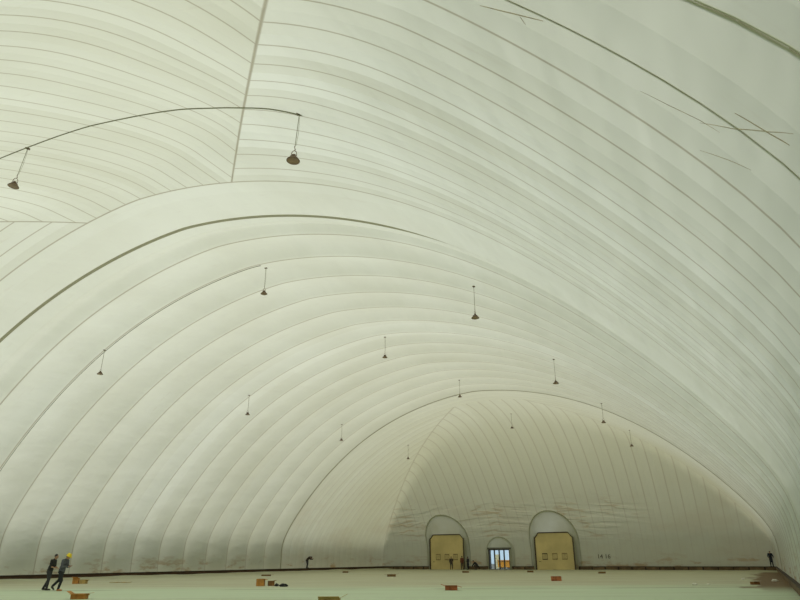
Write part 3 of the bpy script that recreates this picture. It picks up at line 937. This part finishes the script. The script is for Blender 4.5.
def V(*a): return Vector(a)
def person(label, loc, rz, sc_, J, top, legs, shoes, head='hair', near=False, group=None, long_coat=False):
    """J: joint positions in the figure's own space, x forward, y to its left, z up (height about 1.78)"""
    t = thing('person', label, 'person', loc, rz, group, sc_)
    vox = .014 if near else .02
    pel, wa, ch, nk, hd = (V(*J[k]) for k in ('pelvis', 'waist', 'chest', 'neck', 'head'))
    tor = (nk - pel).normalized()
    qt = Vector((0,0,1)).rotation_difference(tor).to_matrix()
    hq = qt if 'headrot' not in J else Matrix.Rotation(J['headrot'], 3, 'Y')
    b_ = bmesh.new()
    # trunk, neck and head
    ell(b_, pel, (.115, .165, .13), qt); ell(b_, wa, (.10, .14, .13), qt); ell(b_, ch, (.12, .175, .19), qt)
    cap_(b_, wa, ch, .11, .12)
    cap_(b_, ch + tor*.12, hd - hq @ V(.01, 0, .05), .06, .053)
    ell(b_, hd, (.095, .077, .12), hq); ell(b_, hd + hq @ V(.035, 0, -.055), (.058, .052, .06), hq)
    ell(b_, hd + hq @ V(.103, 0, -.012), (.020, .014, .026), hq)                      # nose
    ell(b_, hd + hq @ V(.085, 0, -.058), (.016, .028, .009), hq)                     # lips
    for s in (-1, 1):
        ell(b_, hd + hq @ V(.083, s*.031, .012), (.014, .017, .010), hq)             # eyes
        ell(b_, hd + hq @ V(-.005, s*.079, -.005), (.022, .011, .033), hq)           # ears
        sd = 'L' if s > 0 else 'R'
        sh, el_, wr = V(*J['sh'+sd]), V(*J['el'+sd]), V(*J['wr'+sd])
        cap_(b_, ch + tor*.10, sh, .07, .062); cap_(b_, sh, el_, .052, .040); cap_(b_, el_, wr, .040, .027)
        fd = (wr - el_).normalized()
        if 'hand'+sd in J: fd = V(*J['hand'+sd]).normalized()
        side = fd.cross(V(0,0,1)) if abs(fd.z) < .9 else V(1,0,0)
        side.normalize(); pn = fd.cross(side).normalized()
        palm = wr + fd*.06
        cap_(b_, wr, wr + fd*.03, .026, .028)
        R3 = Matrix((fd, side, pn)).transposed()
        ell(b_, palm, (.055, .042, .018), R3)
        for k, (off, ln) in enumerate(((.030, .068), (.010, .078), (-.011, .072), (-.031, .055))):
            p0 = wr + fd*.098 + side*off
            p1 = p0 + fd*ln*.5 - pn*.008*(1 if near else 1); p2 = p1 + fd*ln*.38 - pn*.026
            cap_(b_, p0 - fd*.02, p1, .0095, .009, 8); cap_(b_, p1, p2, .009, .008, 8)
        th0 = wr + fd*.035 + side*.03; th1 = th0 + fd*.035 + side*.03; th2 = th1 + fd*.032 + side*.006 - pn*.01
        cap_(b_, th0, th1, .013, .011, 8); cap_(b_, th1, th2, .011, .009, 8)
        hp, kn, an = V(*J['hip'+sd]), V(*J['kn'+sd]), V(*J['an'+sd])
        cap_(b_, pel + (hp - pel)*.5, hp, .09, .088); cap_(b_, hp, kn, .083, .055); cap_(b_, kn, an, .054, .036)
        ft = V(*J['ft'+sd]) if 'ft'+sd in J else V(.16, 0, -.055)
        cap_(b_, an + V(-.03*ft.x/.16, 0, -.035), an + ft, .036, .028)
    fuse('body', b_, M['skin'], t, min(vox, .012) if near else .016, 2)
    # top
    b_ = bmesh.new()
    hem = pel - tor*(.10 if not long_coat else .32)
    ell(b_, pel + tor*.02, (.145, .195, .15), qt); ell(b_, wa, (.135, .18, .15), qt); ell(b_, ch, (.15, .205, .20), qt)
    if long_coat: cap_(b_, pel, hem, .17, .19)
    else: ell(b_, hem, (.14, .19, .06), qt)
    cap_(b_, ch + tor*.16, nk + tor*.015, .085, .068)
    for s in (-1, 1):
        sd = 'L' if s > 0 else 'R'
        sh, el_, wr = V(*J['sh'+sd]), V(*J['el'+sd]), V(*J['wr'+sd])
        e2 = el_ + (wr - el_) * (.9 if not J.get('bare') else .12)
        cap_(b_, ch + tor*.09, sh, .10, .083); cap_(b_, sh, el_, .080, .062); cap_(b_, el_, e2, .062, .046)
    # folds
    for k in range(5):
        ell(b_, wa + tor*(-.12 + .05*k) + V(.0, .02*math.sin(k*2.1), 0), (.148, .19, .012), qt)
    fuse('jacket', b_, M[top], t, vox, 3)
    # trousers
    b_ = bmesh.new()
    ell(b_, pel - tor*.02, (.135, .18, .13), qt)
    for s in (-1, 1):
        sd = 'L' if s > 0 else 'R'
        hp, kn, an = V(*J['hip'+sd]), V(*J['kn'+sd]), V(*J['an'+sd])
        cap_(b_, hp, kn, .105, .078); cap_(b_, kn, an + V(0,0,.01), .076, .060)
        ell(b_, kn + (hp-kn)*.06, (.082, .082, .05))
    fuse('trousers', b_, M[legs], t, vox, 3)
    for s in (-1, 1):
        sd = 'L' if s > 0 else 'R'
        an = V(*J['an'+sd]); ft = V(*J['ft'+sd]) if 'ft'+sd in J else V(.16, 0, -.055)
        b_ = bmesh.new()
        cap_(b_, an + V(-.035, 0, -.04), an + ft + V(.02,0,.0), .052, .040); cap_(b_, an + V(0,0,.02), an + V(-.01,0,-.04), .05, .052)
        so = fuse('shoe', b_, M[shoes if isinstance(shoes, str) else shoes[0 if s > 0 else 1]], t, vox, 2)
    # hair or helmet
    b_ = bmesh.new()
    if head == 'hair':
        ell(b_, hd + hq @ V(-.018, 0, .030), (.096, .087, .105), hq, 18)
        bm2 = b_
        kill = [v_ for v_ in bm2.verts if (hq.transposed() @ (v_.co - hd)).x > .055 and (hq.transposed() @ (v_.co - hd)).z < .06]
        o_ = fuse('hair', b_, M['hair'], t, vox, 1)
    else:
        n_ = 24; rings = []
        for r, z in ((.150, .035), (.152, .045), (.125, .055), (.120, .09), (.105, .135), (.07, .168), (.02, .180)):
            rings.append([b_.verts.new(hd + hq @ V((r*(1.06 if r < .14 else (1.18 if math.cos(2*math.pi*k/n_) > 0 else 1.0)))*math.cos(2*math.pi*k/n_), r*.92*math.sin(2*math.pi*k/n_), z)) for k in range(n_)])
        for p, s in zip(rings, rings[1:]):
            for k in range(n_): b_.faces.new([p[k], p[(k+1)%n_], s[(k+1)%n_], s[k]])
        b_.faces.new(rings[-1]); b_.faces.new(rings[0][::-1])
        box(b_, -.115, .115, -.008, .008, .165, .178, 0, 0, Matrix.Translation(hd) @ hq.to_4x4())
        link('helmet', b_, M['helmet'], t, smooth=True)
        b_ = bmesh.new(); ell(b_, hd + hq @ V(-.02, 0, .0), (.088, .083, .085), hq)
        fuse('hair', b_, M['hair'], t, vox, 1)
    return t

STAND = dict(pelvis=(0,0,.95), waist=(.0,0,1.10), chest=(.0,0,1.30), neck=(.0,0,1.49), head=(.03,0,1.64),
    shL=(0,.19,1.42), elL=(-.03,.25,1.14), wrL=(.07,.24,.92), shR=(0,-.19,1.42), elR=(-.03,-.25,1.14), wrR=(.07,-.24,.92),
    hipL=(0,.10,.90), knL=(.03,.12,.50), anL=(-.02,.13,.09), hipR=(0,-.10,.90), knR=(.03,-.12,.50), anR=(-.02,-.13,.09))
def pose(**k):
    d = dict(STAND); d.update(k); return d

# two walkers in the left foreground, both heading to the right
FACE = YAW - .10
person('person in a black top with bare forearms, left of the yellow helmet', (-34.95, 25.45, 0), FACE + .12, 1.04,
    pose(pelvis=(.0,0,.96), waist=(.04,0,1.11), chest=(.10,0,1.31), neck=(.15,0,1.49), head=(.22,0,1.635), headrot=.12, bare=True,
         shL=(.11,.19,1.43), elL=(.12,.24,1.15), wrL=(.32,.16,1.06), shR=(.11,-.19,1.43), elR=(.10,-.24,1.15), wrR=(.32,-.17,1.08),
         hipL=(0,.10,.91), knL=(-.04,.11,.50), anL=(-.24,.12,.10), hipR=(0,-.10,.91), knR=(.06,-.11,.50), anR=(.04,-.12,.09)),
    'c_black', 'c_trouser', 'shoe_dark', 'hair', True)
person('person in a yellow helmet and blue-grey jacket striding right with head bowed', (-33.5, 25.1, 0), FACE, 1.06,
    pose(pelvis=(.0,0,.94), waist=(.03,0,1.09), chest=(.08,0,1.29), neck=(.15,0,1.46), head=(.23,0,1.585), headrot=.50,
         shL=(.11,.20,1.40), elL=(.12,.25,1.12), wrL=(.34,.12,1.14), shR=(.11,-.20,1.40), elR=(.13,-.25,1.11), wrR=(.35,-.10,1.13),
         hipL=(0,.10,.89), knL=(-.13,.11,.50), anL=(-.42,.12,.22), ftL=(.06,0,-.15), hipR=(0,-.10,.89), knR=(.13,-.11,.48), anR=(.04,-.12,.09)),
    'c_grey', 'c_trouser2', ('shoe_dark', 'shoe_tan'), 'helmet', True)
# bending on the left kerb, hands towards the right
person('person in dark clothes bending forward on top of the left kerb', (-52.74, 75.3, KT), YAW - .35, 1.08,
    pose(pelvis=(-.08,0,.90), waist=(.02,0,1.03), chest=(.18,0,1.14), neck=(.34,0,1.20), head=(.47,0,1.18), headrot=1.2,
         shL=(.29,.18,1.15), elL=(.46,.20,.96), wrL=(.64,.12,1.02), shR=(.29,-.18,1.15), elR=(.46,-.20,.96), wrR=(.64,-.12,1.02),
         hipL=(-.08,.10,.86), knL=(-.03,.10,.47), anL=(-.10,.10,.09), hipR=(-.08,-.10,.86), knR=(.0,-.10,.47), anR=(-.05,-.10,.09)),
    'c_brown', 'c_trouser', 'shoe_dark')
# right corner
person('person in a long dark coat standing on the far kerb in the right corner', (.66, y1 - .38, KT), -1.25, 1.0,
    pose(head=(.08,0,1.60), headrot=.35, elL=(.02,.30,1.16), wrL=(.16,.26,1.0), elR=(.02,-.30,1.16), wrR=(.16,-.26,1.0)), 'c_blue', 'c_trouser2', 'shoe_dark', long_coat=True)
# group by the left big door
person('person in dark clothes standing in front of the left big door, leftmost of the group', (-40.62, 94.2, 0), -1.2, 1.0,
    pose(wrL=(.2,.2,1.12), elL=(.0,.26,1.13)), 'c_brown', 'c_blue', 'shoe_dark')
person('person in rust-brown clothes before the right side of the left big door', (-38.85, 94.0, 0), 2.4, 1.04,
    pose(elR=(.08,-.27,1.15), wrR=(.30,-.2,1.2)), 'c_red', 'c_brown', 'shoe_dark')
person('person in dark clothes standing just right of the left big door frame', (-37.85, 93.8, 0), 2.9, .99,
    pose(wrL=(.22,.1,1.05), wrR=(.22,-.1,1.05)), 'c_trouser', 'c_trouser2', 'shoe_dark')
person('person in black crouching low, rightmost of the group by the left big door', (-36.55, 93.8, 0), YAW + 2.9, 1.15,
    pose(pelvis=(-.10,0,.42), waist=(-.02,0,.56), chest=(.13,0,.72), neck=(.28,0,.86), head=(.40,0,.96), headrot=.6,
         shL=(.22,.18,.80), elL=(.42,.20,.58), wrL=(.58,.12,.42), shR=(.22,-.18,.80), elR=(.42,-.20,.58), wrR=(.58,-.12,.42),
         hipL=(-.10,.10,.38), knL=(.28,.16,.50), anL=(.06,.15,.09), hipR=(-.10,-.10,.38), knR=(.28,-.16,.48), anR=(.02,-.15,.09)),
    'c_trouser2', 'c_brown', 'shoe_dark')

# ------------------------------------------------------------------ daylight outside
wd = bpy.data.worlds.new('World'); sc.world = wd; wd.use_nodes = True
nt = wd.node_tree; bgn = nt.nodes['Background']
class WG(N):
    def __init__(s, nt): s.nt = nt
g = WG(nt)
tc = g.new('ShaderNodeTexCoord'); sp = g.new('ShaderNodeSeparateXYZ')
nt.links.new(tc.outputs['Generated'], sp.inputs[0])
zz = sp.outputs[2]
skyc = g.mix(g.ramp(zz, 0.0, .75), (.28, .33, .40), (1.0, 1.0, .98))
skyc = g.mix(g.ramp(zz, .02, .09), (1.7, 2.05, 2.35), skyc)
skyc = g.mix(g.ramp(zz, -.03, .0), (.10, .09, .07), skyc)
nt.links.new(skyc, bgn.inputs[0]); bgn.inputs[1].default_value = .42
sun = bpy.data.lights.new('sun', 'SUN'); sun.energy = 2.85; sun.angle = math.radians(25); sun.color = (1.0, .95, .86)
so = bpy.data.objects.new('sun', sun); col.objects.link(so)
so.location = (-60, 10, 60)
so.rotation_euler = Vector((.08, .42, -.90)).to_track_quat('-Z', 'Y').to_euler()

# ------------------------------------------------------------------ camera
cam = bpy.data.cameras.new('camera'); co_ = bpy.data.objects.new('camera', cam); col.objects.link(co_)
cam.sensor_width = 36; cam.lens = F_PX * 36 / 800
cam.clip_start = .05; cam.clip_end = 600
rt = Vector((math.cos(YAW), math.sin(YAW), 0)); fh = Vector((-math.sin(YAW), math.cos(YAW), 0)); uz = Vector((0,0,1))
fwd = fh*math.cos(PITCH) + uz*math.sin(PITCH); up0 = uz*math.cos(PITCH) - fh*math.sin(PITCH)
right = rt*math.cos(ROLL) + up0*math.sin(ROLL); up = up0*math.cos(ROLL) - rt*math.sin(ROLL)
Mx = Matrix((right, up, -fwd)).transposed().to_4x4(); Mx.translation = Vector((0, 0, EYE))
co_.matrix_world = Mx
sc.camera = co_

sc.view_settings.view_transform = 'Standard'; sc.view_settings.look = 'None'
sc.view_settings.gamma = 1.0; sc.view_settings.use_curve_mapping = False
sc.view_settings.exposure = 0.09
sc.cycles.use_denoising = True
sc.cycles.max_bounces = 10; sc.cycles.diffuse_bounces = 6; sc.cycles.transmission_bounces = 6; sc.cycles.transparent_max_bounces = 8
